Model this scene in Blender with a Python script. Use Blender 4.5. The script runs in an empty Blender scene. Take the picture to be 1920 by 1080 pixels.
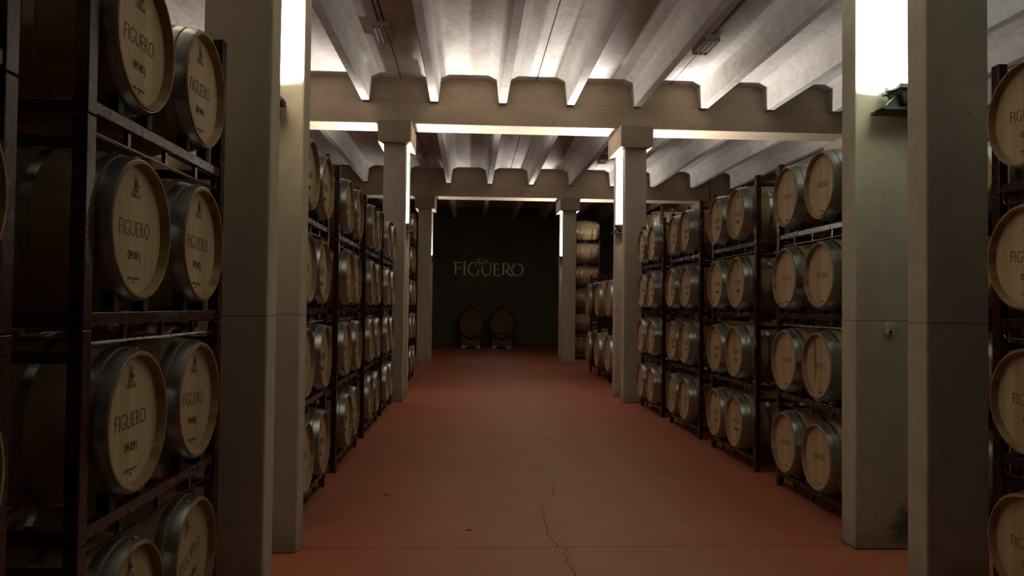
import bpy, bmesh, math, random
from mathutils import Vector, Matrix

R = math.radians
scene = bpy.context.scene
COL = scene.collection

# ---------------------------------------------------------------- camera
YAW, PITCH, ROLL, FPX = 0.05452, 0.0240, 0.01116, 1439.1
cam_data = bpy.data.cameras.new('camera')
cam_data.sensor_width = 36.0
cam_data.lens = FPX / 1920 * 36.0
cam_data.clip_start = 0.02
cam = bpy.data.objects.new('camera', cam_data)
COL.objects.link(cam)
fw = Vector((math.sin(YAW) * math.cos(PITCH), math.cos(YAW) * math.cos(PITCH), math.sin(PITCH)))
rt = Vector((math.cos(YAW), -math.sin(YAW), 0))
up = rt.cross(fw)
rt2 = rt * math.cos(ROLL) + up * math.sin(ROLL)
up2 = up * math.cos(ROLL) - rt * math.sin(ROLL)
M = Matrix((rt2, up2, -fw)).transposed().to_4x4()
M.translation = Vector((0, 0, 1.6))
cam.matrix_world = M
scene.camera = cam

# ---------------------------------------------------------------- world, exposure
world = bpy.data.worlds.new('cellar_air')
scene.world = world
world.use_nodes = True
bg = world.node_tree.nodes['Background']
bg.inputs[0].default_value = (1.0, 0.86, 0.72, 1)
bg.inputs[1].default_value = 0.0
scene.view_settings.view_transform = 'Standard'
scene.view_settings.look = 'None'
scene.view_settings.gamma = 1.0
scene.view_settings.use_curve_mapping = False
scene.view_settings.exposure = 0.0
scene.cycles.max_bounces = 14
scene.cycles.diffuse_bounces = 8
scene.cycles.glossy_bounces = 4
scene.cycles.sample_clamp_indirect = 6.0
LAMP_W = 225.0
rng = random.Random(7)

# ---------------------------------------------------------------- materials
def new_mat(name):
    m = bpy.data.materials.new(name)
    m.use_nodes = True
    nt = m.node_tree
    b = nt.nodes['Principled BSDF']
    return m, nt, b

def N(nt, t, **kw):
    n = nt.nodes.new(t)
    for k, v in kw.items():
        if k in ('operation', 'blend_type', 'data_type', 'noise_dimensions', 'feature', 'wave_type', 'interpolation_type', 'clamp', 'distance'):
            setattr(n, k, v)
        else:
            n.inputs[k].default_value = v
    return n

def L(nt, a, b):
    nt.links.new(a, b)

def ramp(nt, src, stops):
    r = nt.nodes.new('ShaderNodeValToRGB')
    el = r.color_ramp.elements
    while len(el) < len(stops):
        el.new(0.5)
    for e, (p, c) in zip(el, stops):
        e.position = p
        e.color = (c[0], c[1], c[2], 1) if len(c) == 3 else c
    L(nt, src, r.inputs[0])
    return r.outputs[0]

def mixc(nt, fac, a, b, mode='MIX'):
    m = nt.nodes.new('ShaderNodeMix')
    m.data_type = 'RGBA'
    m.blend_type = mode
    for sock, v in ((m.inputs[0], fac), (m.inputs[6], a), (m.inputs[7], b)):
        if isinstance(v, (int, float)):
            sock.default_value = v
        elif isinstance(v, tuple):
            sock.default_value = (v[0], v[1], v[2], 1)
        else:
            L(nt, v, sock)
    return m.outputs[2]

def mth(nt, op, a, b=None, c=None):
    m = nt.nodes.new('ShaderNodeMath')
    m.operation = op
    for i, v in enumerate((a, b, c)):
        if v is None:
            continue
        if isinstance(v, (int, float)):
            m.inputs[i].default_value = v
        else:
            L(nt, v, m.inputs[i])
    return m.outputs[0]

def noise(nt, vec, scale, detail=4, rough=0.55, sx=None):
    if sx:
        mp = nt.nodes.new('ShaderNodeMapping')
        mp.inputs['Scale'].default_value = sx
        L(nt, vec, mp.inputs[0])
        vec = mp.outputs[0]
    n = N(nt, 'ShaderNodeTexNoise', Scale=scale, Detail=detail, Roughness=rough)
    L(nt, vec, n.inputs['Vector'])
    return n.outputs[0]

def bump(nt, b, h, strength=0.2, dist=0.01):
    n = nt.nodes.new('ShaderNodeBump')
    n.inputs['Strength'].default_value = strength
    n.inputs['Distance'].default_value = dist
    L(nt, h, n.inputs['Height'])
    L(nt, n.outputs[0], b.inputs['Normal'])

def pos(nt):
    return nt.nodes.new('ShaderNodeNewGeometry').outputs['Position']

def line_at(nt, coord, c, hw):
    d = mth(nt, 'ABSOLUTE', mth(nt, 'SUBTRACT', coord, c))
    return mth(nt, 'LESS_THAN', d, hw)

def concrete(name, c1, c2, lines=True, streak=(1, 1, 0.25), pits=0.5, stain=False, patches=None):
    m, nt, b = new_mat(name)
    P = pos(nt)
    n1 = noise(nt, P, 1.3, 6, 0.6, streak)
    n2 = noise(nt, P, 9, 5, 0.6)
    f = mth(nt, 'ADD', mth(nt, 'MULTIPLY', n1, 0.65), mth(nt, 'MULTIPLY', n2, 0.35))
    col = ramp(nt, f, [(0.36, c1), (0.64, c2)])
    # small air holes left in the cast face
    v = N(nt, 'ShaderNodeTexVoronoi', Scale=11.0)
    L(nt, P, v.inputs['Vector'])
    keep = mth(nt, 'GREATER_THAN', noise(nt, P, 4, 2), 0.50)
    hole = mth(nt, 'MULTIPLY', mth(nt, 'LESS_THAN', v.outputs['Distance'], 0.085), keep)
    col = mixc(nt, mth(nt, 'MULTIPLY', hole, pits), col, (0.08, 0.065, 0.05))
    if patches:
        pf = ramp(nt, noise(nt, P, 2.2, 5, 0.7, (1, 0.6, 1)), [(0.55, (0, 0, 0)), (0.68, (1, 1, 1))])
        col = mixc(nt, mth(nt, 'MULTIPLY', pf, 0.45), col, patches)
    h = mth(nt, 'SUBTRACT', mth(nt, 'MULTIPLY', n2, 0.4), hole)
    if lines:
        sp = nt.nodes.new('ShaderNodeSeparateXYZ')
        L(nt, P, sp.inputs[0])
        w = mth(nt, 'ADD', sp.outputs[2], mth(nt, 'MULTIPLY', noise(nt, P, 14, 2), 0.006))
        ln = line_at(nt, w, 1.535, 0.0035)
        col = mixc(nt, mth(nt, 'MULTIPLY', ln, 0.6), col, (0.05, 0.04, 0.03))
        foot = ramp(nt, mth(nt, 'ADD', sp.outputs[2], mth(nt, 'MULTIPLY', noise(nt, P, 7, 4), 0.5)), [(0.25, (1, 1, 1)), (0.48, (0, 0, 0))])
        col = mixc(nt, mth(nt, 'MULTIPLY', foot, 0.4), col, (0.09, 0.07, 0.05))
    if stain:
        vd = nt.nodes.new('ShaderNodeVectorMath'); vd.operation = 'DISTANCE'
        vd.inputs[1].default_value = (2.93, 5.03, 0.16)
        L(nt, P, vd.inputs[0])
        s = mth(nt, 'ADD', vd.outputs['Value'], mth(nt, 'MULTIPLY', noise(nt, P, 12, 4), 0.30))
        s = ramp(nt, s, [(0.17, (1, 1, 1)), (0.29, (0, 0, 0))])
        col = mixc(nt, mth(nt, 'MULTIPLY', s, 0.75), col, (0.02, 0.016, 0.012))
    L(nt, col, b.inputs['Base Color'])
    b.inputs['Roughness'].default_value = 0.85
    b.inputs['Specular IOR Level'].default_value = 0.25
    bump(nt, b, h, 0.35, 0.004)
    return m

MAT = {}
MAT['pillar'] = concrete('pillar_concrete', (0.40, 0.355, 0.285), (0.55, 0.50, 0.415), stain=True)
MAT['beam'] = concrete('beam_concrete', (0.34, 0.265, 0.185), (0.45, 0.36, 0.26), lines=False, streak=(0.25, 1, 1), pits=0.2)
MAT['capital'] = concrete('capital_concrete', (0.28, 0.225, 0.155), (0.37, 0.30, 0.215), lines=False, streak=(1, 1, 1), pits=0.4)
MAT['slab'] = concrete('ceiling_concrete', (0.42, 0.375, 0.345), (0.66, 0.61, 0.57), lines=False, streak=(1.6, 0.35, 1), pits=0.1, patches=(0.42, 0.27, 0.17))
MAT['wall'] = concrete('side_wall_concrete', (0.08, 0.07, 0.055), (0.12, 0.105, 0.085), lines=False, streak=(1, 1, 1), pits=0.2)

def simple(name, c, rough=0.5, metal=0.0, spec=0.5, var=0.0, emit=None):
    m, nt, b = new_mat(name)
    b.inputs['Base Color'].default_value = (*c, 1)
    b.inputs['Roughness'].default_value = rough
    b.inputs['Metallic'].default_value = metal
    b.inputs['Specular IOR Level'].default_value = spec
    if var:
        tc = nt.nodes.new('ShaderNodeTexCoord')
        n = noise(nt, tc.outputs['Object'], 18, 5, 0.65)
        k = ramp(nt, n, [(0.3, tuple(x * (1 - var) for x in c)), (0.7, tuple(min(1, x * (1 + var)) for x in c))])
        L(nt, k, b.inputs['Base Color'])
        L(nt, mth(nt, 'ADD', mth(nt, 'MULTIPLY', n, 0.1), rough - 0.05), b.inputs['Roughness'])
    if emit:
        b.inputs['Emission Color'].default_value = (*emit[0], 1)
        b.inputs['Emission Strength'].default_value = emit[1]
    return m

MAT['end_wall'] = None
def end_wall_mat():
    m, nt, b = new_mat('dark_end_wall_paint')
    P = pos(nt)
    n = noise(nt, P, 0.7, 6, 0.65)
    c = ramp(nt, n, [(0.35, (0.085, 0.080, 0.052)), (0.65, (0.125, 0.125, 0.085))])
    d = N(nt, 'ShaderNodeTexVoronoi', Scale=1.4)
    L(nt, P, d.inputs['Vector'])
    c = mixc(nt, mth(nt, 'MULTIPLY', mth(nt, 'LESS_THAN', d.outputs['Distance'], 0.06), 0.7), c, (0.015, 0.013, 0.01))
    L(nt, c, b.inputs['Base Color'])
    b.inputs['Roughness'].default_value = 0.8
    bump(nt, b, noise(nt, P, 12, 4), 0.2, 0.01)
    return m
MAT['end_wall'] = end_wall_mat()

def floor_mat():
    m, nt, b = new_mat('red_floor_paint')
    P = pos(nt)
    sp = nt.nodes.new('ShaderNodeSeparateXYZ')
    L(nt, P, sp.inputs[0])
    n1 = noise(nt, P, 0.55, 6, 0.6, (1, 0.5, 1))
    n2 = noise(nt, P, 3.5, 6, 0.65)
    f = mth(nt, 'ADD', mth(nt, 'MULTIPLY', n1, 0.7), mth(nt, 'MULTIPLY', n2, 0.3))
    col = ramp(nt, f, [(0.35, (0.31, 0.082, 0.040)), (0.65, (0.39, 0.128, 0.075))])
    # dust worn into the middle of the aisle, fresh red at its edges
    dust = mth(nt, 'ABSOLUTE', mth(nt, 'SUBTRACT', sp.outputs[0], 0.8))
    dust = mth(nt, 'ADD', dust, mth(nt, 'MULTIPLY', n2, 0.8))
    dust = ramp(nt, mth(nt, 'MULTIPLY', dust, 0.5), [(0.15, (1, 1, 1)), (0.95, (0, 0, 0))])
    col = mixc(nt, mth(nt, 'MULTIPLY', dust, 0.6), col, (0.36, 0.225, 0.175))
    # saw cut joints across the aisle
    yy = mth(nt, 'SUBTRACT', sp.outputs[1], 0.93)
    yy = mth(nt, 'ADD', yy, mth(nt, 'MULTIPLY', noise(nt, P, 9, 2), 0.006))
    md = mth(nt, 'ABSOLUTE', mth(nt, 'SUBTRACT', mth(nt, 'FRACT', mth(nt, 'ADD', mth(nt, 'DIVIDE', yy, 4.2), 0.5)), 0.5))
    ln = mth(nt, 'LESS_THAN', md, 0.0016)
    col = mixc(nt, mth(nt, 'MULTIPLY', ln, 0.75), col, (0.06, 0.02, 0.012))
    L(nt, col, b.inputs['Base Color'])
    L(nt, ramp(nt, n2, [(0.3, (0.50, 0.5, 0.5)), (0.7, (0.72, 0.72, 0.72))]), b.inputs['Roughness'])
    b.inputs['Specular IOR Level'].default_value = 0.35
    bump(nt, b, n2, 0.12, 0.01)
    return m
MAT['floor'] = floor_mat()

def oak(name, c1, c2, plank=0.07, axis=1, grain=(60, 60, 3), rough=0.6, ring=False, gapk=0.45):
    m, nt, b = new_mat(name)
    tc = nt.nodes.new('ShaderNodeTexCoord')
    O = tc.outputs['Object']
    oi = nt.nodes.new('ShaderNodeObjectInfo')
    sp = nt.nodes.new('ShaderNodeSeparateXYZ')
    L(nt, O, sp.inputs[0])
    if ring:
        ang = mth(nt, 'ARCTAN2', sp.outputs[1], sp.outputs[2])
        u = mth(nt, 'MULTIPLY', ang, 26 / (2 * math.pi))
    else:
        u = mth(nt, 'DIVIDE', sp.outputs[axis], plank)
        u = mth(nt, 'ADD', u, mth(nt, 'MULTIPLY', oi.outputs['Random'], 0.8))
    wn = nt.nodes.new('ShaderNodeTexWhiteNoise')
    wn.noise_dimensions = '2D'
    cb = nt.nodes.new('ShaderNodeCombineXYZ')
    L(nt, mth(nt, 'FLOOR', u), cb.inputs[0])
    L(nt, oi.outputs['Random'], cb.inputs[1])
    L(nt, cb.outputs[0], wn.inputs['Vector'])
    g = noise(nt, O, 1.0, 6, 0.6, grain)
    f = mth(nt, 'ADD', mth(nt, 'MULTIPLY', wn.outputs['Value'], 0.45), mth(nt, 'MULTIPLY', g, 0.55))
    f = mth(nt, 'ADD', f, mth(nt, 'MULTIPLY', mth(nt, 'SUBTRACT', oi.outputs['Random'], 0.5), 0.22))
    col = ramp(nt, f, [(0.2, c1), (0.8, c2)])
    fr = mth(nt, 'FRACT', u)
    gap = mth(nt, 'LESS_THAN', mth(nt, 'MINIMUM', fr, mth(nt, 'SUBTRACT', 1.0, fr)), 0.02)
    col = mixc(nt, mth(nt, 'MULTIPLY', gap, gapk), col, tuple(x * 0.35 for x in c1))
    L(nt, col, b.inputs['Base Color'])
    b.inputs['Roughness'].default_value = rough
    b.inputs['Specular IOR Level'].default_value = 0.3
    bump(nt, b, g, 0.15, 0.003)
    return m

MAT['head'] = oak('oak_head', (0.39, 0.283, 0.168), (0.565, 0.438, 0.285), gapk=0.2)
MAT['stave'] = oak('oak_stave', (0.25, 0.165, 0.09), (0.42, 0.30, 0.175), ring=True, grain=(3, 50, 50), rough=0.65)
MAT['chime'] = oak('oak_chime', (0.22, 0.135, 0.07), (0.38, 0.265, 0.145), ring=True, grain=(10, 40, 40), rough=0.6, gapk=0.2)
MAT['old_oak'] = oak('aged_oak', (0.14, 0.07, 0.035), (0.22, 0.12, 0.06), plank=0.11, rough=0.5)
MAT['old_stave'] = oak('aged_oak_stave', (0.05, 0.03, 0.018), (0.10, 0.055, 0.03), ring=True, grain=(3, 50, 50), rough=0.5)
MAT['hoop'] = simple('galvanised_hoop', (0.33, 0.355, 0.355), 0.30, 0.9, var=0.08)
MAT['black_hoop'] = simple('black_hoop_paint', (0.02, 0.02, 0.022), 0.4, 0.2)
MAT['rack'] = simple('maroon_rack_paint', (0.030, 0.0065, 0.0075), 0.27, 0.0, 0.6, var=0.15)
MAT['rubber'] = simple('black_rubber', (0.012, 0.012, 0.012), 0.7)
MAT['ink'] = simple('burnt_lettering', (0.075, 0.042, 0.022), 0.8)
MAT['faint_ink'] = simple('faint_lettering', (0.19, 0.12, 0.06), 0.8)
MAT['bung'] = simple('white_bung', (0.7, 0.68, 0.62), 0.5)
MAT['lamp_body'] = simple('black_lamp_housing', (0.016, 0.017, 0.018), 0.45, 0.0, 0.5, var=0.2)
MAT['sign'] = simple('brushed_letter_metal', (0.93, 0.90, 0.85), 0.5, 0.4, 0.5)
MAT['steel'] = simple('steel', (0.55, 0.55, 0.53), 0.3, 0.9)
MAT['plastic'] = simple('grey_white_plastic', (0.62, 0.62, 0.58), 0.5)
MAT['fixture'] = simple('fixture_paint', (0.50, 0.48, 0.45), 0.5)
MAT['conduit'] = simple('dark_cable', (0.05, 0.04, 0.035), 0.6)
MAT['mortar'] = simple('mortar_fill', (0.50, 0.43, 0.33), 0.9)
MAT['crack'] = simple('crack_dark', (0.05, 0.018, 0.012), 0.9)
MAT['brown_iron'] = simple('brown_iron', (0.03, 0.018, 0.014), 0.5, 0.3)

# ---------------------------------------------------------------- mesh helpers
def box(bm, x0, x1, y0, y1, z0, z1, bev=0.0):
    vs = [bm.verts.new(p) for p in ((x0, y0, z0), (x1, y0, z0), (x1, y1, z0), (x0, y1, z0),
                                    (x0, y0, z1), (x1, y0, z1), (x1, y1, z1), (x0, y1, z1))]
    fs = [bm.faces.new([vs[i] for i in f]) for f in ((3, 2, 1, 0), (4, 5, 6, 7), (0, 1, 5, 4), (1, 2, 6, 5), (2, 3, 7, 6), (3, 0, 4, 7))]
    if bev:
        es = list({e for f in fs for e in f.edges})
        bmesh.ops.bevel(bm, geom=es, offset=bev, segments=2, affect='EDGES', profile=0.5)

def prism(bm, pts, axis, a, b):
    """extrude a closed 2D outline along an axis (0 x, 1 y, 2 z) from a to b"""
    def P(p, t):
        q = [p[0], p[1]]
        q.insert(axis, t)
        return q
    A = [bm.verts.new(P(p, a)) for p in pts]
    B = [bm.verts.new(P(p, b)) for p in pts]
    n = len(pts)
    bm.faces.new(A)
    bm.faces.new(B[::-1])
    for i in range(n):
        bm.faces.new((A[i], B[i], B[(i + 1) % n], A[(i + 1) % n]))

def tube(bm, pts, r, seg=8):
    rings = []
    pts = [Vector(p) for p in pts]
    for i, p in enumerate(pts):
        d = (pts[min(i + 1, len(pts) - 1)] - pts[max(i - 1, 0)]).normalized()
        a = d.orthogonal().normalized() if not rings else None
        if a is None:
            a = (last - d * last.dot(d)).normalized()
        last = a
        b = d.cross(a)
        rings.append([bm.verts.new(p + a * r * math.cos(t) + b * r * math.sin(t)) for t in [2 * math.pi * k / seg for k in range(seg)]])
    for A, B in zip(rings, rings[1:]):
        for k in range(seg):
            bm.faces.new((A[k], A[(k + 1) % seg], B[(k + 1) % seg], B[k]))
    bm.faces.new(rings[0][::-1])
    bm.faces.new(rings[-1])

def lathe(bm, prof, seg=48, sy=1.0, sz=1.0, closed=False):
    """revolve (x, r) profile about the local x axis"""
    rings = []
    for x, r in prof:
        if r < 1e-6:
            rings.append([bm.verts.new((x, 0, 0))])
        else:
            rings.append([bm.verts.new((x, r * sy * math.cos(2 * math.pi * k / seg), r * sz * math.sin(2 * math.pi * k / seg))) for k in range(seg)])
    pairs = list(zip(rings, rings[1:]))
    if closed:
        pairs.append((rings[-1], rings[0]))
    for A, B in pairs:
        for k in range(seg):
            k2 = (k + 1) % seg
            if len(A) == 1 and len(B) == 1:
                continue
            if len(A) == 1:
                bm.faces.new((A[0], B[k], B[k2]))
            elif len(B) == 1:
                bm.faces.new((A[k], B[0], A[k2]))
            else:
                bm.faces.new((A[k], B[k], B[k2], A[k2]))

def mesh_from(name, bm, mat, smooth=False):
    bmesh.ops.recalc_face_normals(bm, faces=bm.faces)
    me = bpy.data.meshes.new(name)
    bm.to_mesh(me)
    bm.free()
    if isinstance(mat, str):
        mat = MAT[mat]
    me.materials.append(mat)
    if smooth:
        me.shade_smooth()
        me.set_sharp_from_angle(angle=R(32))
    return me

def obj(name, me, parent=None, loc=(0, 0, 0)):
    o = bpy.data.objects.new(name, me)
    COL.objects.link(o)
    o.location = loc
    if parent is not None:
        o.parent = parent
    return o

def part(name, bm, mat, parent=None, smooth=False, label=None):
    o = obj(name, mesh_from(name, bm, mat, smooth), parent)
    if label:
        o['label'] = label
    return o

def tag(o, label, cat, group=None):
    o['label'] = label
    o['category'] = cat
    if group:
        o['group'] = group
    return o

def empty(name, loc=(0, 0, 0), rz=0.0):
    e = bpy.data.objects.new(name, None)
    e.empty_display_size = 0.1
    COL.objects.link(e)
    e.location = loc
    e.rotation_euler = (0, 0, rz)
    return e

def struct(name, bm, mat, smooth=False):
    o = part(name, bm, mat, None, smooth)
    o['kind'] = 'structure'
    return o

def dup(root, loc, rot=(0, 0, 0), children=None, name=None):
    r = root.copy()
    COL.objects.link(r)
    if name:
        r.name = name
    r.location = loc
    r.rotation_euler = rot
    for ch in (children if children is not None else list(root.children)):
        c = ch.copy()
        COL.objects.link(c)
        c.parent = r
        for g in ch.children:
            d = g.copy()
            COL.objects.link(d)
            d.parent = c
    return r

def text_mesh(name, body, size, mat, sx=1.0, offset=0.0, thick=0.0006, shear=0.0):
    """flat lettering turned to stand on a barrel head: reads along -y, up is z, faces -x"""
    cu = bpy.data.curves.new(name, 'FONT')
    cu.body = body
    cu.size = size
    cu.align_x = 'CENTER'
    cu.align_y = 'CENTER'
    cu.offset = offset
    cu.shear = shear
    cu.extrude = thick
    cu.resolution_u = 3
    o = bpy.data.objects.new(name, cu)
    COL.objects.link(o)
    bpy.context.view_layer.update()
    me = bpy.data.meshes.new_from_object(o.evaluated_get(bpy.context.evaluated_depsgraph_get()))
    bpy.data.objects.remove(o)
    bpy.data.curves.remove(cu)
    me.transform(Matrix(((0, 0, -1, 0), (-sx, 0, 0, 0), (0, 1, 0, 0), (0, 0, 0, 1))))
    me.name = name
    me.materials.clear()
    me.materials.append(MAT[mat])
    return me

# ---------------------------------------------------------------- room shell
XW0, XW1, YW0, YW1 = -8.0, 10.5, -6.0, 30.0
ZS = 5.47            # underside of the ceiling slabs
ZR = 5.04            # underside of the ceiling ribs
bm = bmesh.new(); box(bm, XW0, XW1, YW0, YW1, -0.2, 0); struct('floor', bm, 'floor')
bm = bmesh.new(); box(bm, XW0 - 0.2, XW0, YW0, YW1, 0, 5.8); struct('wall_left', bm, 'wall')
bm = bmesh.new(); box(bm, XW1, XW1 + 0.2, YW0, YW1, 0, 5.8); struct('wall_right', bm, 'wall')
bm = bmesh.new(); box(bm, XW0, XW1, YW1, YW1 + 0.2, 0, 5.8); struct('wall_back', bm, 'end_wall')
bm = bmesh.new(); box(bm, XW0, XW1, YW0 - 0.2, YW0, 0, 5.8); struct('wall_front', bm, 'wall')

PORT = [4.226, 12.811, 21.397]
PL, PR, PW, PT, GAP = -1.094, 2.590, 0.370, 0.196, 0.611
XLC, XRC = PL - PW / 2, PR + PW / 2
YC = [y + PT + GAP / 2 for y in PORT]           # centre of each double pillar
BH = 0.31                                        # half depth of a cross beam

# ceiling: double-T slabs side by side, each with two ribs, laid from beam to beam
J0, JW = -1.22, 2.314
edges = [YW0] + YC + [YW1]
for bi in range(4):
    ya, yb = edges[bi], edges[bi + 1]
    ra = ya + (BH - 0.04 if bi > 0 else 0.0)
    rb = yb - (BH - 0.04 if bi < 3 else 0.0)
    for j in range(-3, 6):
        x0 = max(J0 + j * JW, XW0) + 0.009
        x1 = min(J0 + (j + 1) * JW, XW1) - 0.009
        if x1 - x0 < 0.2:
            continue
        bm = bmesh.new()
        box(bm, x0, x1, ya, yb, ZS, ZS + 0.12)
        for k in (0.25, 0.75):
            xc = J0 + (j + k) * JW
            if xc - 0.26 < x0 or xc + 0.26 > x1:
                continue
            prism(bm, [(xc - 0.25, ZS), (xc - 0.112, ZS - 0.065), (xc - 0.068, ZR + 0.012), (xc - 0.055, ZR), (xc + 0.055, ZR), (xc + 0.068, ZR + 0.012), (xc + 0.112, ZS - 0.065), (xc + 0.25, ZS)], 1, ra, rb)
        struct('ceiling', bm, 'slab')

bm = bmesh.new()   # topping laid over the slab joints
box(bm, XW0, XW1, YW0, YW1, ZS + 0.125, ZS + 0.3)
struct('ceiling', bm, 'wall')

ORD = ['nearest', 'second', 'third']
# cross beams, split over the pillars; lower ledge carries the ribs, narrower upper web stands between them
cuts = [XW0, -5.33, XLC, XRC, 6.83, XW1]
bname = ['far left stretch behind the left racks', 'stretch over the left racks', 'middle stretch over the aisle', 'stretch over the right racks', 'far right stretch behind the right racks']
for pi, yc in enumerate(YC):
    for si in range(5):
        a, b = cuts[si] + 0.012, cuts[si + 1] - 0.012
        bm = bmesh.new()
        box(bm, a, b, yc - BH, yc + BH, 4.672, ZR - 0.003, 0.012)
        box(bm, a, b, yc - BH + 0.045, yc + BH - 0.045, ZR - 0.003, ZS - 0.003)
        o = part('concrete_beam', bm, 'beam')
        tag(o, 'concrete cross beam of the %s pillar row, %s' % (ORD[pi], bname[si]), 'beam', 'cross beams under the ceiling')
    for xi, xc in enumerate((XLC, XRC)):
        bm = bmesh.new()
        box(bm, xc - 0.011, xc + 0.011, yc - BH + 0.01, yc + BH - 0.01, 4.69, ZR - 0.003)
        box(bm, xc - 0.011, xc + 0.011, yc - BH + 0.05, yc + BH - 0.05, ZR - 0.003, ZS - 0.004)
        o = part('beam_joint_filler', bm, 'mortar')
        tag(o, 'pale mortar strip in the beam joint above the %s %s capital' % (ORD[pi], ('left', 'right')[xi]), 'joint', 'mortar strips in the beam joints')

# pillars and the long capitals that join each front and rear pillar
side_names = {-5.33: 'outer left', XLC: 'left', XRC: 'right', 6.83: 'outer right'}
for pi, y0 in enumerate(PORT):
    for xc in (-5.33, XLC, XRC, 6.83):
        for q in (0, 1):
            ya = y0 + q * (PT + GAP)
            bm = bmesh.new()
            box(bm, xc - PW / 2, xc + PW / 2, ya, ya + PT, 0, 4.302, 0.012)
            o = part('concrete_pillar', bm, 'pillar')
            tag(o, 'grey concrete pillar, %s one of the pair at the %s %s support' % (('front', 'rear')[q], ORD[pi], side_names[xc]), 'pillar', 'paired concrete pillars')
        bm = bmesh.new()
        xq = xc - 0.003
        box(bm, xq - 0.275, xq + 0.275, y0 - 0.11, y0 + 2 * PT + GAP + 0.10, 4.304, 4.670, 0.010)
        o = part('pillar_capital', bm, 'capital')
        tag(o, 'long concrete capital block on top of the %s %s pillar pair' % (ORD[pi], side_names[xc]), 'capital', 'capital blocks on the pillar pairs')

# crack wandering over the aisle floor
pts = [(0.40, 9.32), (0.43, 9.0), (0.49, 8.87), (0.56, 8.45), (0.687, 8.10), (0.73, 7.6), (0.759, 7.26), (0.735, 7.05), (0.765, 6.8), (0.727, 6.51), (0.60, 6.33), (0.578, 6.16), (0.60, 6.0), (0.575, 5.85), (0.585, 5.65), (0.558, 5.44), (0.585, 5.27), (0.603, 5.14), (0.655, 5.10), (0.625, 4.98), (0.66, 4.93), (0.623, 4.87), (0.645, 4.72), (0.644, 4.58), (0.69, 4.4), (0.66, 4.1), (0.70, 3.8)]
bm = bmesh.new()
fine = []
for (xa, ya), (xb, yb) in zip(pts, pts[1:]):
    for k in range(4):
        t = k / 4
        fine.append((xa + (xb - xa) * t + rng.uniform(-0.009, 0.009), ya + (yb - ya) * t))
prev = None
for (x, y) in fine:
    w = 0.0016 + 0.0022 * rng.random() * (1.0 if y < 7.3 else 0.45)
    cur = [bm.verts.new((x - w, y, 0.0012)), bm.verts.new((x + w, y, 0.0012))]
    if prev:
        bm.faces.new((prev[0], prev[1], cur[1], cur[0]))
    prev = cur
struct('floor_crack', bm, 'crack')
for (x, y, l) in ((0.016, 5.527, 0.022), (-0.681, 6.556, 0.024)):
    bm = bmesh.new()
    prism(bm, [(x - l, y - 0.008), (x + l * 0.3, y - 0.012), (x + l, y + 0.002), (x - l * 0.2, y + 0.011)], 2, 0.0, 0.004)
    o = part('floor_debris', bm, 'crack')
    tag(o, 'small dark flake lying on the red floor, %s' % ('near the nearest joint line' if y < 6 else 'close to the left racks'), 'debris')

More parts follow.
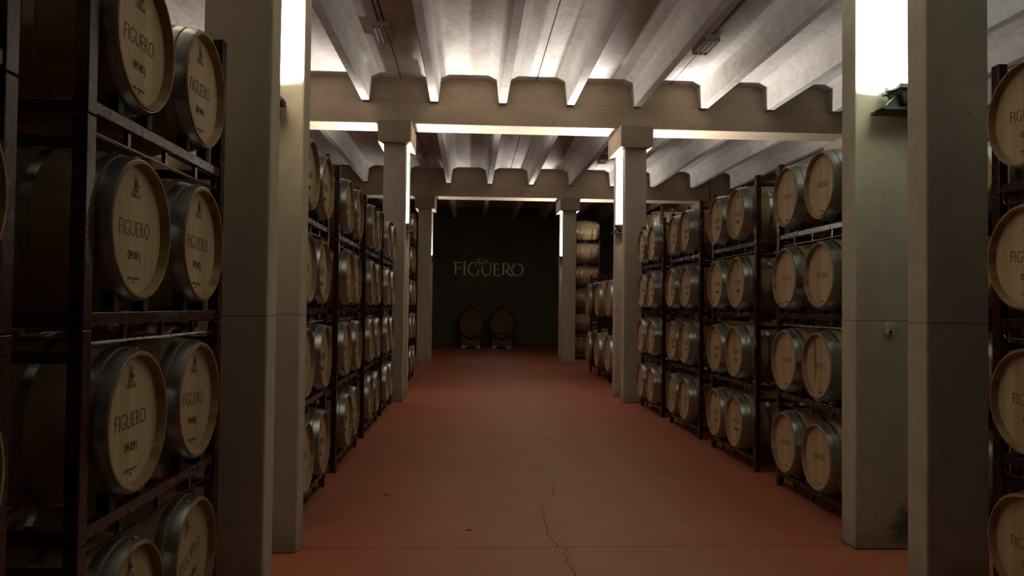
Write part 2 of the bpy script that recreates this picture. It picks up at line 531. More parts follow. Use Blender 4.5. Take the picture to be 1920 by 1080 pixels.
# ---------------------------------------------------------------- floodlights in the pillar gaps
def floodlight(xc, yb, ztop, color, power, label, mirror, shift=0.0):
    s = mirror
    t = empty('floodlight', (xc, yb, ztop), math.pi)
    s = -s
    tag(t, label, 'lamp', 'upward floodlights between the pillars')
    bm = bmesh.new()     # tapering housing, hollow under the glass
    y0, y1 = 0.07, 0.25
    for (xa, xb, ya, yb2, z0, z1) in ((-0.19, 0.19, y0, y1, -0.110, -0.02),):
        lo = [(xa + 0.035, ya + 0.03, z0), (xb - 0.035, ya + 0.03, z0), (xb - 0.035, yb2 - 0.03, z0), (xa + 0.035, yb2 - 0.03, z0)]
        hi = [(xa, ya, z1), (xb, ya, z1), (xb, yb2, z1), (xa, yb2, z1)]
        vl = [bm.verts.new(p) for p in lo]; vh = [bm.verts.new(p) for p in hi]
        bm.faces.new(vl[::-1]); bm.faces.new(vh)
        for k in range(4):
            bm.faces.new((vl[k], vl[(k + 1) % 4], vh[(k + 1) % 4], vh[k]))
    for k in range(7):
        xx = -0.12 + k * 0.04
        box(bm, xx - 0.004, xx + 0.004, y0 + 0.008, y1 - 0.008, -0.122, -0.10)
    part('housing', bm, 'lamp_body', t)
    bm = bmesh.new()     # lid frame around the glass
    for (a, b, c, d) in ((-0.21, 0.21, y0 - 0.02, y0 + 0.002), (-0.21, 0.21, y1 - 0.002, y1 + 0.02), (-0.21, -0.186, y0, y1), (0.186, 0.21, y0, y1)):
        box(bm, a, b, c, d, -0.022, 0.006)
    box(bm, -0.222 * s - 0.012, -0.222 * s + 0.012, y0 + 0.06, y0 + 0.10, -0.02, 0.012)
    part('lid_frame', bm, 'lamp_body', t)
    m = simple('lit_lamp_glass', (0.9, 0.9, 0.9), 0.3, emit=(color, 25.0))
    bm = bmesh.new(); box(bm, -0.186, 0.186, y0 + 0.002, y1 - 0.002, -0.0195, -0.012)
    part('glass', bm, m, t)
    bm = bmesh.new()     # mounting bracket: wall plate, bottom shelf, diagonal stays
    box(bm, -0.16, 0.12, 0.0, 0.012, -0.140, -0.08)
    box(bm, -0.265 if s > 0 else -0.21, 0.21 if s > 0 else 0.265, 0.012, 0.20, -0.146, -0.126)
    tube(bm, [(-0.265 * s, 0.19, -0.136), (-0.245 * s, 0.19, -0.11), (-0.178 * s, 0.19, -0.045)], 0.006, 6)
    tube(bm, [(-0.272 * s, 0.10, -0.137), (-0.272 * s, 0.21, -0.137)], 0.013, 8)
    prism(bm, [(-0.25 * s, -0.128), (-0.16 * s, -0.128), (-0.17 * s, -0.055), (-0.185 * s, -0.05)], 1, 0.17, 0.182)
    part('bracket', bm, 'lamp_body', t)
    ld = bpy.data.lights.new('floodlight_glow', 'AREA')
    ld.shape = 'RECTANGLE'
    ld.size = 0.26; ld.size_y = 0.13
    ld.spread = R(176)
    ld.energy = power
    ld.color = color
    lo = bpy.data.objects.new('lamp_light', ld)
    COL.objects.link(lo)
    lo.parent = t
    lo.location = (shift, (y0 + y1) / 2, -0.008)
    lo.rotation_euler = (math.pi, 0, 0)
    return t

WARM, COOL = (1.0, 0.93, 0.78), (0.80, 1.0, 0.93)
for pi, y0 in enumerate(PORT):
    pwl = LAMP_W * (1.0, 1.0, 0.13)[pi]   # the far left lamp is dim
    pwr = LAMP_W * (1.0, 1.0, 0.62)[pi]
    floodlight(XLC - (0.19 if pi == 0 else 0.0), y0 + PT + GAP, 3.02, WARM if pi == 0 else (1.0, 0.96, 0.90), pwl,
               'black floodlight shining up between the %s left pillars' % ORD[pi], -1, -0.09 if pi == 0 else 0.0)
    floodlight(XRC + (0.18 if pi == 0 else 0.0), y0 + PT + GAP, 3.06, COOL if pi == 0 else (1.0, 0.97, 0.92), pwr,
               'black floodlight shining up between the %s right pillars' % ORD[pi], 1, 0.10 if pi == 0 else 0.0)

# ---------------------------------------------------------------- barrels
BL, RC, RB = 0.89, 0.258, 0.311
def rad(x, Lb=BL, rc=RC, rb=RB):
    u = 2 * x / Lb - 1
    return rc + (rb - rc) * (1 - abs(u) ** 2.1)

def barrel_meshes(pre, Lb, rc, rb, hoops, seg=44, hoopmat='hoop', rec=0.031):
    out = {}
    bm = bmesh.new()
    lathe(bm, [(x, rad(x, Lb, rc, rb)) for x in [Lb * k / 18 for k in range(19)]], seg)
    out['staves'] = mesh_from(pre + '_staves', bm, 'stave', True)
    for s, key in ((0, 'chime'), (1, 'rear_chime')):   # the stave ends and the bevel down to the head
        bm = bmesh.new()
        f = (lambda x: x) if s == 0 else (lambda x: Lb - x)
        lathe(bm, [(f(0.0), rc), (f(-0.004), rc - 0.003), (f(-0.004), rc - 0.012), (f(rec), rc - 0.019), (f(rec + 0.004), rc - 0.025)], seg)
        out[key] = mesh_from(pre + '_' + key, bm, 'chime', True)
    for x, key in ((rec, 'head'), (Lb - rec, 'rear_head')):
        bm = bmesh.new()
        lathe(bm, [(x, 0), (x, rc - 0.019)], seg)
        out[key] = mesh_from(pre + '_' + key, bm, 'head')
    out['hoops'] = []
    for (a, b) in hoops:
        for s in (0, 1):
            f = (lambda x: x) if s == 0 else (lambda x: Lb - x)
            ra, rb_ = rad(a, Lb, rc, rb), rad(b, Lb, rc, rb)
            bm = bmesh.new()
            lathe(bm, [(f(a), ra - 0.001), (f(a), ra + 0.0035), (f((a + b) / 2), (ra + rb_) / 2 + 0.0045), (f(b), rb_ + 0.0035), (f(b), rb_ - 0.001)], seg)
            out['hoops'].append(mesh_from(pre + '_hoop', bm, hoopmat, True))
    return out

BM_ = barrel_meshes('barrel', BL, RC, RB, [(0.003, 0.052), (0.061, 0.095), (0.250, 0.285)])
bm = bmesh.new()      # bung plug on the bilge and hoop rivets
bmesh.ops.create_cone(bm, cap_ends=True, segments=14, radius1=0.028, radius2=0.023, depth=0.03, matrix=Matrix.Translation((BL / 2, 0, RB + 0.008)))
BUNG = mesh_from('bung', bm, 'bung', True)
bm = bmesh.new()
for (x, a) in ((0.026, 6), (0.026, -6), (0.110, 3), (0.110, -3)):
    r = rad(x) + 0.004
    bmesh.ops.create_icosphere(bm, subdivisions=1, radius=0.007, matrix=Matrix.Translation((x, r * math.sin(R(a)), r * math.cos(R(a)))))
RIVET = mesh_from('rivets', bm, 'steel')

LET_A = text_mesh('lettering', 'FIGUERO', 0.088, 'ink', 0.74, -0.0018)
LET_B = text_mesh('lettering_pale', 'FIGUERO', 0.062, 'faint_ink', 0.74, -0.0006)
WORD = text_mesh('crest_word', 'OMEGA', 0.030, 'faint_ink', 0.8, -0.0004)
FOOT = text_mesh('foot_word', 'ROBLE FRANCES\n0B', 0.014, 'faint_ink', 1.0, 0.0)
MARKB = text_mesh('foot_mark', 'FIGUERO', 0.020, 'ink', 0.75, 0.0)
SERIAL = {}
def serial(k):
    if k not in SERIAL:
        SERIAL[k] = text_mesh('serial_number', 'OM %03d J' % k, 0.046, 'ink', 0.62, 0.0)
    return SERIAL[k]
bm = bmesh.new()      # crest: two slim towers, a gable between, a base and a dot
H0 = -0.0006
def fl(poly):
    prism(bm, [(-u, v) for u, v in poly], 0, -0.0006, 0.0006)
fl([(-0.016, 0.0), (-0.013, 0.045), (-0.010, 0.052), (-0.008, 0.045), (-0.006, 0.0)])
fl([(0.004, 0.0), (0.006, 0.042), (0.009, 0.050), (0.011, 0.042), (0.015, 0.0)])
fl([(-0.009, 0.002), (-0.001, 0.026), (0.008, 0.002)])
fl([(0.024 + 0.005 * math.cos(t), 0.006 + 0.006 * math.sin(t)) for t in [k * math.pi / 4 for k in range(8)]])
CREST = mesh_from('crest', bm, 'ink')
bm = bmesh.new()
fl([(-0.024, -0.016), (-0.018, -0.002), (0.017, -0.002), (0.023, -0.016)])
CREST2 = mesh_from('crest_base', bm, 'faint_ink')
bm = bmesh.new()
fl([(-0.002, 0.0), (-0.001, 0.13), (0.001, 0.13), (0.003, 0.0)])
SPLIT = mesh_from('dark_split', bm, 'ink')
bm = bmesh.new()
fl([(-0.060, -0.19), (-0.058, -0.05), (-0.066, 0.08), (-0.062, 0.205), (-0.040, 0.215), (-0.045, 0.10), (-0.040, 0.0), (-0.050, -0.12)])
fl([(-0.028, -0.10), (-0.030, 0.02), (-0.034, 0.19), (-0.026, 0.20), (-0.022, 0.03)])
MAT['stain'] = simple('dark_stain', (0.13, 0.085, 0.045), 0.8)
STAIN = mesh_from('wine_stain', bm, 'stain')

def make_barrel(style):
    t = empty('wine_barrel')
    st = obj('staves', BM_['staves'], t)
    obj('bung', BUNG, st)
    obj('chime', BM_['chime'], t)
    obj('rear_chime', BM_['rear_chime'], t)
    obj('rear_head', BM_['rear_head'], t)
    h = obj('head', BM_['head'], t)
    hs = [obj('hoop', me, t) for me in BM_['hoops']]
    obj('rivet', RIVET, hs[0])
    z = 0.0303
    if style == 'A':
        obj('lettering', LET_A, h, (z, 0, 0.0))
        obj('serial_number', serial(41), h, (z, 0.0, -0.098))
        obj('footer_lettering', FOOT, h, (z, 0, -0.190))
        c = obj('crest', CREST, h, (z, 0, 0.158))
        obj('crest_lettering', WORD, h, (z, 0, 0.128))
        obj('crest_base', CREST2, h, (z, 0, 0.158))
    elif style == 'B':
        obj('lettering', LET_B, h, (z, 0, 0.0))
        obj('footer_mark', MARKB, h, (z, 0, -0.205))
    elif style == 'C':
        obj('lettering', LET_B, h, (z, 0, 0.0))
        obj('serial_number', serial(52), h, (z, 0, -0.085))
        obj('crest', CREST, h, (z, 0, 0.158))
    return t

PROTO = {k: make_barrel(k) for k in 'ABC'}
USED = {}
serial_no = [57]

def place_barrel(style, loc, rz, tilt, label, group, number=None, extra=None):
    if style not in USED:
        USED[style] = True
        b = PROTO[style]
        b.location = loc
        b.rotation_euler = (tilt, 0, rz)
    else:
        b = dup(PROTO[style], loc, (tilt, 0, rz))
    if style in 'AC':
        if number is None:
            number = serial_no[0]
            serial_no[0] += 1
        for ch in b.children:
            if ch.name.startswith('head'):
                for g in ch.children:
                    if g.name.startswith('serial_number'):
                        g.data = serial(number)
    if extra:
        for ch in b.children:
            if ch.name.startswith('head'):
                o = obj('split' if extra is SPLIT else 'stain', extra, ch, (0.0303, 0.03, 0.0))
    tag(b, label, 'barrel', group)
    return b

# ---------------------------------------------------------------- steel barrel racks
RW, RD, RH = 1.40, 0.58, 0.712
def frame_meshes(w, d, h, r, cz, base, nb, foot=0.0):
    """one stackable rack level; origin front centre at the joint height. cz: barrel axis above the origin"""
    out = []
    pw = 0.062
    yl, yr = -w / 2, w / 2
    lo = -foot
    posts = []
    for (x, y) in ((0, yl), (0, yr - pw), (d - 0.05, yl), (d - 0.05, yr - pw)):
        bm = bmesh.new()
        box(bm, x, x + 0.05, y, y + pw, lo, h - 0.004, 0.004)
        posts.append(mesh_from('post', bm, 'rack'))
    rail = []
    zt = cz - 0.31 * r / 0.283
    for x in (0.006, d - 0.046):
        bm = bmesh.new()
        box(bm, x, x + 0.04, yl + pw, yr - pw, zt - 0.046, zt, 0.004)
        rail.append(mesh_from('upper_rail', bm, 'rack'))
    low = []
    zl0 = -0.052 if foot == 0 else max(-0.052, -foot + 0.012)
    for x in (0.022, d - 0.030):
        bm = bmesh.new()
        a, b = yl + pw, yr - pw
        zl = zl0 if x < 0.1 else max(zl0, -0.034)
        tube(bm, [(x, a + 0.006, zt - 0.03), (x, a + 0.006, zl + 0.02), (x, a + 0.022, zl), (x, b - 0.022, zl), (x, b - 0.006, zl + 0.02), (x, b - 0.006, zt - 0.03)], 0.0075, 6)
        low.append(mesh_from('lower_rail', bm, 'rack'))
    stub = []
    ns = 3 * nb // 2
    for x in (0.018, d - 0.034):
        zl = zl0 if x < 0.1 else max(zl0, -0.034)
        for k in range(ns):
            y = yl + w * (k + 1) / (ns + 1)
            bm = bmesh.new()
            box(bm, x, x + 0.016, y - 0.013, y + 0.013, zl, zt - 0.04)
            stub.append(mesh_from('spacer', bm, 'rack'))
    side = []
    for y in (yl + 0.012, yr - 0.052):
        for z0, hh in ((0.0, 0.045), (h - 0.115, 0.04)):
            bm = bmesh.new()
            box(bm, 0.05, d - 0.05, y, y + 0.04, z0, z0 + hh, 0.003)
            side.append(mesh_from('side_rail', bm, 'rack'))
    blk = []
    for k in range(nb):
        yc = (k - (nb - 1) / 2) * (w - 2 * 0.07 + 0.06) / nb
        for x in (0.004, d - 0.05):
            for s in (-1, 1):
                dy = 0.125 * r / 0.283
                bm = bmesh.new()
                r_ = r if x < 0.1 else r * 1.085
                zo = cz - math.sqrt(r_ * r_ - (dy + 0.022) ** 2) - 0.002
                zi = cz - math.sqrt(r_ * r_ - (dy - 0.022) ** 2) - 0.002
                prism(bm, [(yc + s * (dy - 0.022), zt), (yc + s * (dy + 0.022), zt), (yc + s * (dy + 0.022), zo), (yc + s * (dy - 0.022), zi)], 0, x, x + 0.045)
                blk.append(mesh_from('cradle_block', bm, 'rubber'))
    return [('post', posts), ('upper_rail', rail), ('lower_rail', low), ('spacer', stub), ('side_rail', side), ('cradle_block', blk)]

F_BASE = frame_meshes(RW, RD, RH, 0.279, 0.36, True, 2, foot=0.087)
F_UP = frame_meshes(RW, RD, RH, 0.279, 0.36, False, 2)
def build_frame(fm):
    t = empty('barrel_rack')
    for nm, mes in fm:
        for me in mes:
            obj(nm, me, t)
    return t
FP = {}
def place_frame(key, fm, loc, rz, label, group):
    if key not in FP:
        FP[key] = build_frame(fm)
        f = FP[key]
        f.location = loc
        f.rotation_euler = (0, 0, rz)
    else:
        f = dup(FP[key], loc, (0, 0, rz))
    tag(f, label, 'rack', group)
    return f

LV = ['bottom', 'second', 'third', 'fourth', 'fifth', 'sixth']
def stack(side, xp, y0, levels, where, group, prot=0.06, style='A', numbers=None, extras=None, jit=0.012, lv_range=None, shift=0.0, frames=None, sx=1.0, bare_top=False):
    """a pile of rack levels with two barrels each; side +1: aisle is towards -x"""
    rz = 0.0 if side > 0 else math.pi
    yc = y0 + RW / 2
    for n in range(levels):
        zj = 0.087 + RH * n
        lv = 'top' if n == levels - 1 else LV[n]
        fb, fu, kb, ku = frames or (F_BASE, F_UP, 'base', 'up')
        if bare_top and n == levels - 1:
            zj -= 0.36 - RB - 0.004
        else:
            place_frame(kb if n == 0 else ku, fb if n == 0 else fu, (xp, yc, zj), rz,
                        'dark red steel barrel rack, %s level, %s' % (lv, where), 'steel racks ' + group)
        for k in (0, 1):
            yb = yc + (k - 0.5) * 0.66 + rng.uniform(-0.006, 0.006)
            xb = xp - side * (prot + shift + rng.uniform(-jit, jit))
            tl = rng.uniform(-0.06, 0.06)
            num = numbers.get((n, k)) if numbers else None
            ex = extras.get((n, k)) if extras else None
            if ex == 'turn':
                tl, ex = -0.32, None
            extra_txt = ', split head' if ex is SPLIT else (', stained head' if ex is STAIN else '')
            bb = place_barrel(style, (xb, yb, zj + 0.36), rz, tl,
                         'oak barrel, %s level, %s one, %s%s' % (lv, ('near', 'far')[k], where, extra_txt),
                         'oak barrels ' + group, num, ex)
            bb.scale = (sx, 1, 1)

XRR, XRL = 2.816, -1.258
YR = [5.52, 7.42, 9.27, 11.10]
YL = [5.50, 7.40, 9.32, 11.16]
# racks beside the camera, before the nearest pillars
stack(-1, XRL, 0.79, 4, 'left rack closest to camera', 'beside the near left pillar', 0.045)
stack(-1, XRL, 2.575, 4, 'left rack before near pillar', 'beside the near left pillar', 0.032,
      numbers={(0, 0): 37, (0, 1): 38, (1, 0): 39, (1, 1): 40, (2, 0): 41, (2, 1): 42, (3, 0): 45, (3, 1): 46}, extras={(0, 1): 'turn'}, jit=0.006)
stack(1, XRR, 2.60, 4, 'right rack before near pillar', 'beside the near right pillar', 0.10)
for i in range(4):
    w = ('first', 'second', 'third', 'fourth')[i]
    stack(-1, XRL, YL[i], 4, 'left aisle, %s rack past pillar' % w, 'along the left aisle', 0.05, style='A')
    stack(1, XRR, YR[i], 4, 'right aisle, %s rack past pillar' % w, 'along the right aisle', 0.09,
          style='B' if i == 0 else 'C', extras={(3, 0): SPLIT, (1, 0): STAIN} if i == 0 else None)
# second bay, left of the aisle beyond the middle pillars
stack(-1, XRL, 14.25, 4, 'left, first rack past middle pillars', 'left of the second bay', 0.04, style='A')
stack(-1, XRL, 16.10, 5, 'left, second rack past middle pillars', 'left of the second bay', 0.04, style='A')
# rows standing behind the aisle racks
stack(1, 3.80, 5.15, 4, 'second right row near the front', 'behind the right aisle racks', 0.10, style='C')
stack(-1, -2.25, 5.45, 4, 'second left row near the front', 'behind the left aisle racks', 0.08, style='C')
stack(1, 3.80, 15.13, 5, 'tall rack in right second row', 'in the tall right row', 0.12, style='C')
# tall stacks at the far end, right of the last pillars
F_FAR = (frame_meshes(RW, 0.78, RH, 0.279, 0.36, True, 2, foot=0.087), frame_meshes(RW, 0.78, RH, 0.279, 0.36, False, 2), 'farbase', 'farup')
stack(1, 3.17, 23.2, 6, 'tall far stack behind last right pillar', 'at the far right end', 0.0, style='C', frames=F_FAR, sx=0.86, bare_top=True)

# large barrels, two levels, between middle and last pillars on the right
BIGL, BRC, BRB = 1.15, 0.362, 0.445
BB = barrel_meshes('big_barrel', BIGL, BRC, BRB, [(0.004, 0.060), (0.36, 0.40), (0.44, 0.48)], 40)
BBK = barrel_meshes('big_black_barrel', BIGL, BRC, BRB, [(0.06, 0.14)], 40, 'black_hoop')
BBK2 = barrel_meshes('big_band_barrel', BIGL, BRC, BRB, [(0.004, 0.035), (0.17, 0.21)], 40)
def big_barrel(kind):
    t = empty('large_barrel')
    obj('staves', BB['staves'], t)
    obj('chime', BB['chime'], t)
    obj('head', BB['head'], t)
    obj('rear_chime', BB['rear_chime'], t)
    obj('rear_head', BB['rear_head'], t)
    if kind == 'silver':
        for me in BB['hoops']:
            obj('hoop', me, t)
    else:
        for me in BBK['hoops'][:2]:
            obj('hoop', me, t)['label'] = 'broad black hoop'
        for me in BBK2['hoops']:
            obj('hoop', me, t)
    return t
BFH = 1.14
BF0 = frame_meshes(1.25, 0.75, BFH, 0.40, 0.53, True, 1, foot=0.12)
BF1 = frame_meshes(1.25, 0.75, BFH, 0.40, 0.53, False, 1)
bigY = [18.35, 17.0, 15.65]
for lvl in (0, 1):
    for i, y in enumerate(bigY):
        zj = 0.12 + lvl * BFH
        place_frame('big%d' % lvl, (BF0, BF1)[lvl], (2.98, y, zj), 0.0,
                    'rack holding one large barrel, %s of three, %s level' % (('farthest', 'middle', 'nearest')[i], ('lower', 'upper')[lvl]),
                    'racks of the large barrels')
        t = big_barrel('black' if i == 0 else 'silver')
        t.location = (2.83, y, zj + 0.53)
        tag(t, '%s large barrel %s, %s level of the low right stack' % (('black-hooped', 'silver-hooped', 'silver-hooped')[i], ('farthest from camera', 'in the middle', 'nearest the middle pillar')[i], ('lower', 'upper')[lvl]), 'barrel', 'large barrels beyond the middle pillar')

# ---------------------------------------------------------------- two oval casks at the end wall
def oval_cask(xc, label):
    t = empty('oval_cask', (xc, 28.95, 0))
    tag(t, label, 'cask', 'oval casks at the end wall')
    W, H, Lc = 0.50, 0.60, 0.85
    zc = 0.94
    def ol(x, r):
        return x, r
    rot = Matrix.Translation((0, 0, zc)) @ Matrix.Rotation(R(90), 4, 'Z')
    def ob(name, prof, mat, smooth=True, parent=t):
        bm = bmesh.new()
        lathe(bm, prof, 48, W, H)
        bmesh.ops.transform(bm, matrix=rot, verts=bm.verts)
        return part(name, bm, mat, parent, smooth)
    body = ob('staves', [(x, 0.93 + 0.07 * (1 - (2 * x / Lc - 1) ** 2)) for x in [Lc * k / 10 for k in range(11)]], 'old_stave')
    ob('chime', [(0, 0.93), (-0.004, 0.92), (-0.004, 0.87), (0.05, 0.85)], 'old_stave')
    ob('chime', [(Lc, 0.93), (Lc, 0.87), (Lc - 0.05, 0.85)], 'old_stave')
    bm = bmesh.new(); lathe(bm, [(0, 0), (0, 0.86)], 48, W, H)
    bmesh.ops.transform(bm, matrix=Matrix.Translation((0, 0.05, zc)) @ Matrix.Rotation(R(90), 4, 'Z'), verts=bm.verts)
    head = part('head', bm, 'old_oak', t)
    for (a, b) in ((0.01, 0.06), (0.16, 0.20), (0.65, 0.69), (0.79, 0.84)):
        ra = 0.93 + 0.07 * (1 - (2 * a / Lc - 1) ** 2); rb = 0.93 + 0.07 * (1 - (2 * b / Lc - 1) ** 2)
        ob('hoop', [(a, ra), (a, ra + 0.012), (b, rb + 0.012), (b, rb)], 'brown_iron')
    # small door with its cross bar, tap, sampling valve, carved bottle mark
    bm = bmesh.new()
    prism(bm, [(0.15 * math.cos(k * math.pi / 8), zc - 0.42 + 0.13 * math.sin(k * math.pi / 8)) for k in range(9)], 1, 0.030, 0.052)
    dr = part('door', bm, 'old_oak', t)
    bm = bmesh.new()
    prism(bm, [(-0.20, zc - 0.34), (-0.17, zc - 0.31), (-0.05, zc - 0.34), (0.05, zc - 0.34), (0.17, zc - 0.31), (0.20, zc - 0.34), (0.05, zc - 0.375), (-0.05, zc - 0.375)], 1, 0.0, 0.035)
    part('cross_bar', bm, 'brown_iron', dr)
    bm = bmesh.new()
    tube(bm, [(0, 0.05, zc - 0.45), (0, -0.06, zc - 0.45), (0, -0.075, zc - 0.50)], 0.020, 8)
    bmesh.ops.create_uvsphere(bm, u_segments=10, v_segments=6, radius=0.032, matrix=Matrix.Translation((0, -0.03, zc - 0.44)))
    part('tap', bm, 'steel', t, True)
    bm = bmesh.new()
    tube(bm, [(0, 0.05, zc), (0, 0.01, zc)], 0.014, 8)
    part('sampling_valve', bm, 'steel', t)
    bm = bmesh.new()
    prism(bm, [(-0.045, zc + 0.14), (-0.045, zc + 0.26), (-0.018, zc + 0.31), (-0.018, zc + 0.37), (0.018, zc + 0.37), (0.018, zc + 0.31), (0.045, zc + 0.26), (0.045, zc + 0.14), (0.028, zc + 0.14), (0.028, zc + 0.25), (0.0, zc + 0.29), (-0.028, zc + 0.25), (-0.028, zc + 0.14)], 1, 0.044, 0.052)
    part('carved_mark', bm, 'brown_iron', t)
    bm = bmesh.new()
    bmesh.ops.create_cone(bm, cap_ends=True, segments=12, radius1=0.022, radius2=0.022, depth=0.07, matrix=Matrix.Translation((0, 0.42, zc + 0.62)))
    bmesh.ops.create_cone(bm, cap_ends=True, segments=12, radius1=0.022, radius2=0.055, depth=0.07, matrix=Matrix.Translation((0, 0.42, zc + 0.69)))
    part('fill_funnel', bm, 'brown_iron', t, True)
    # cradle of two shaped planks on a plinth
    bm = bmesh.new()
    for y in (0.10, 0.62):
        top = [(x, zc - H * math.sqrt(1 - (x / (W * 1.03)) ** 2) - 0.012) for x in [-0.36 + 0.72 * k / 12 for k in range(13)]]
        prism(bm, [(-0.36, 0.10), (-0.16, 0.10), (0, 0.17), (0.16, 0.10), (0.36, 0.10)] + top[::-1], 1, y, y + 0.12)
    part('cradle', bm, 'old_oak', t)
    bm = bmesh.new()
    for x in (-0.36, 0.18):
        box(bm, x, x + 0.18, 0.08, 0.76, 0.0, 0.085)
    box(bm, -0.37, 0.37, 0.07, 0.77, 0.085, 0.10)
    part('plinth', bm, 'fixture', t)
    return t
oval_cask(0.055, 'dark oval oak cask with tap at the end wall, left one of two')
oval_cask(1.225, 'dark oval oak cask with tap at the end wall, right one of two')

# ---------------------------------------------------------------- wall lettering, traced stroke by stroke
PXU = 30.0 / 1439.1 / 11.636
def WP(u, v):      # zoomed photo pixel -> metres on the end wall
    return (-0.985 + (u - 0) * PXU * 0.997, 3.64 - v * PXU)
def stroke(bm, pts, ws, y1=29.995, y0=29.96):
    P2 = [Vector(WP(*p)) for p in pts]
    if isinstance(ws, (int, float)):
        ws = [ws] * len(P2)
    wn = len(ws) - 1
    ws = [ws[int(i * wn / (len(P2) - 1))] * (1 - (i * wn / (len(P2) - 1)) % 1) + ws[min(int(i * wn / (len(P2) - 1)) + 1, wn)] * ((i * wn / (len(P2) - 1)) % 1) for i in range(len(P2))]
    Lf, Rt = [], []
    for i, p in enumerate(P2):
        d = (P2[min(i + 1, len(P2) - 1)] - P2[max(i - 1, 0)]).normalized()
        n = Vector((-d.y, d.x)) * ws[i] * PXU / 2
        Lf.append(p + n); Rt.append(p - n)
    for i in range(len(P2) - 1):
        prism(bm, [Lf[i], Lf[i + 1], Rt[i + 1], Rt[i]], 1, y0, y1)
def arc(cx, cy, rx, ry, a0, a1, n=22):
    return [(cx + rx * math.cos(R(a0 + (a1 - a0) * k / n)), cy - ry * math.sin(R(a0 + (a1 - a0) * k / n))) for k in range(n + 1)]
def wv(n, a, b):   # thin-thick-thin pen width
    return [a + (b - a) * math.sin(math.pi * k / n) for k in range(n + 1)]
sign = empty('wall_sign', (0, 0, 0))
tag(sign, 'pale raised name lettering mounted on the dark end wall above the casks', 'sign')
def letter(fn):
    bm = bmesh.new(); fn(bm); part('letter', bm, 'sign', sign)
def lF(b):
    stroke(b, [(228, 185), (228, 443)], 34); stroke(b, [(185, 185), (352, 190)], 17); stroke(b, [(350, 182), (344, 218)], 10)
    stroke(b, [(228, 308), (330, 305)], 15); stroke(b, [(330, 282), (328, 352)], [6, 14]); stroke(b, [(205, 440), (248, 440)], 10)
def lI(b):
    stroke(b, [(425, 245), (420, 462)], 36); stroke(b, [(385, 464), (472, 464)], 10); stroke(b, [(398, 248), (440, 244)], 10)
    prism(b, [WP(425 + 26 * math.cos(k * math.pi / 8), 196 + 26 * math.sin(k * math.pi / 8)) for k in range(16)], 1, 29.96, 29.995)
def lG(b):
    stroke(b, arc(625, 330, 118, 140, 72, 290, 30), [10 + 24 * math.sin(math.pi * k / 30) for k in range(31)])
    stroke(b, [(660, 462), (735, 455)], [14, 12]); stroke(b, [(722, 460), (722, 350)], 28); stroke(b, [(690, 350), (742, 350)], 9)
def lU(b):
    stroke(b, [(812, 262), (812, 370)] + arc(905, 370, 93, 98, 180, 360, 22) + [(998, 215)], [30] * 8 + [24] * 10 + [16] * 7)
    stroke(b, [(960, 205), (1028, 205)], 12)
def lE(b):
    stroke(b, [(1078, 205), (1078, 465)], 32); stroke(b, [(1078, 210), (1165, 210)], 15); stroke(b, [(1078, 330), (1172, 330)], 13); stroke(b, [(1172, 308), (1172, 356)], 8)
    stroke(b, [(1040, 466), (1205, 466)], 16); stroke(b, [(1218, 430), (1205, 472)], [6, 14]); stroke(b, [(1164, 200), (1160, 228)], 8)
def lR(b):
    stroke(b, [(1272, 200), (1272, 455)], 32); stroke(b, [(1225, 203), (1320, 203)], 12)
    stroke(b, [(1310, 203)] + arc(1330, 278, 68, 76, 88, -88, 16), [10] + wv(16, 12, 30)); stroke(b, [(1330, 354), (1272, 350)], 12)
    stroke(b, [(1335, 352), (1385, 425), (1440, 470), (1495, 478)], [26, 30, 22, 6])
def lO(b):
    stroke(b, arc(1580, 335, 122, 128, 0, 360, 44), [13 + 17 * abs(math.cos(2 * math.pi * k / 44)) for k in range(45)])
def tin(b):
    stroke(b, [(640, 190), (668, 175), (680, 135), (740, 110), (830, 98)], [4, 8, 9, 9, 5])
    stroke(b, [(620, 258), (665, 248), (705, 200), (760, 112)], [5, 9, 14, 10])
    stroke(b, [(735, 232), (760, 165)], 11); stroke(b, [(768, 235), (800, 160)], 10); stroke(b, [(790, 190), (825, 158), (832, 170), (808, 232)], [5, 8, 9, 8])
    stroke(b, [(842, 225), (890, 108)], 11); stroke(b, [(850, 160), (900, 152)], 6)
    stroke(b, arc(912, 178, 26, 38, 100, 460, 18), 9)
for fn in (lF, lI, lG, lU, lE, lR, lO, tin):
    letter(fn)

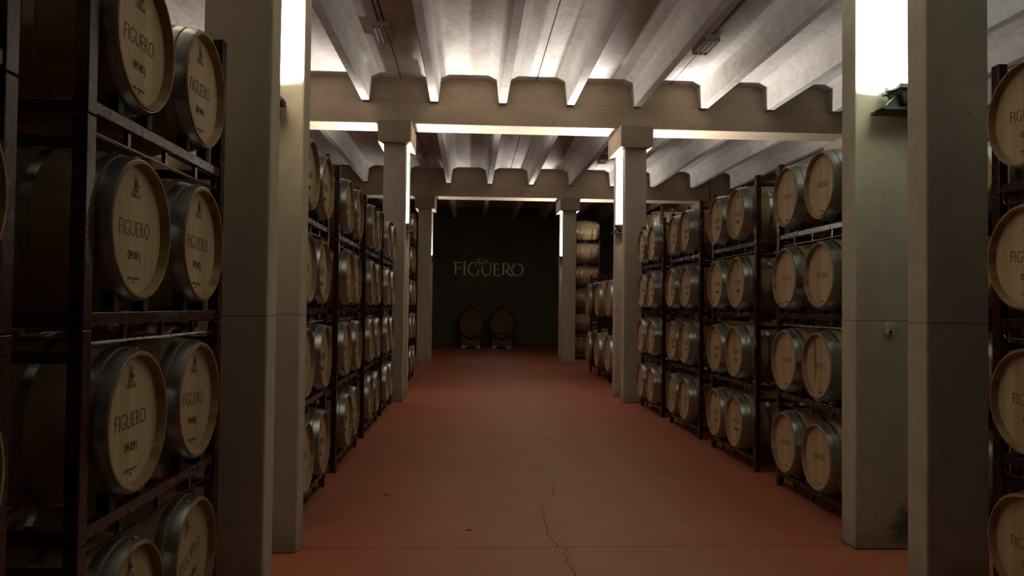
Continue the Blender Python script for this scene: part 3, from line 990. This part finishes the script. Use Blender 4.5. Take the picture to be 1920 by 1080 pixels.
# ---------------------------------------------------------------- ceiling fixtures, cables, small wall items
def ceiling_fixture(xc, yc, label):
    t = empty('ceiling_light', (xc, yc, ZS - 0.10))
    tag(t, label, 'light', 'switched-off ceiling fixtures')
    bm = bmesh.new(); box(bm, -0.115, 0.115, -0.31, 0.31, 0.03, 0.10, 0.006); part('housing', bm, 'fixture', t)
    for k in range(4):
        bm = bmesh.new(); x = -0.105 + 0.07 * k
        box(bm, x - 0.008, x + 0.008, -0.30, 0.30, -0.005, 0.029); part('louvre_blade', bm, 'fixture', t)
    for y in (-0.30, 0.292):
        bm = bmesh.new(); box(bm, -0.113, 0.113, y, y + 0.008, -0.005, 0.029); part('end_plate', bm, 'fixture', t)
ceiling_fixture(-1.25, 10.75, 'small louvred ceiling fixture near the left pillars, nearer bay')
ceiling_fixture(3.36, 10.85, 'small louvred ceiling fixture over the right racks, nearer bay')
ceiling_fixture(-1.25, 19.40, 'small louvred ceiling fixture beyond the middle left pillar')
ceiling_fixture(3.40, 19.60, 'small louvred ceiling fixture beyond the middle right pillar')
for (x, y0, y1, lb) in ((-1.29, 5.1, 10.4, 'left ceiling fixture, left one'), (-1.22, 5.1, 10.4, 'left ceiling fixture, right one'), (3.36, 5.1, 10.5, 'right ceiling fixture')):
    bm = bmesh.new()
    tube(bm, [(x, y0, ZS - 0.018), (x, y1, ZS - 0.018)], 0.012, 6)
    tag(part('ceiling_cable', bm, 'conduit'), 'thin dark cable running along the ceiling to the %s' % lb, 'cable')

# white plastic clip fixed to the near right rear pillar
YB = PORT[0] + PT + GAP
t = empty('wall_clip', (2.822, YB, 1.485))
tag(t, 'small grey-white plastic clip fixed to the near right rear pillar', 'clip')
bm = bmesh.new()
prism(bm, [(-0.022, -0.045), (0.022, -0.045), (0.032, 0.035), (0.014, 0.038), (0.004, -0.008), (-0.006, -0.008), (-0.016, 0.038), (-0.034, 0.035)], 1, -0.022, -0.001)
part('clip_body', bm, 'plastic', t)
bm = bmesh.new(); box(bm, -0.009, 0.009, -0.026, -0.020, -0.038, -0.020); part('clip_button', bm, 'rubber', t)
bm = bmesh.new()
tube(bm, [(-0.002, -0.020, -0.02), (0.010, -0.026, 0.02), (0.020, -0.020, 0.045)], 0.003, 6)
tube(bm, [(-0.002, -0.020, -0.02), (-0.006, -0.028, 0.03), (-0.012, -0.018, 0.055)], 0.003, 6)
part('clip_spring', bm, 'steel', t)
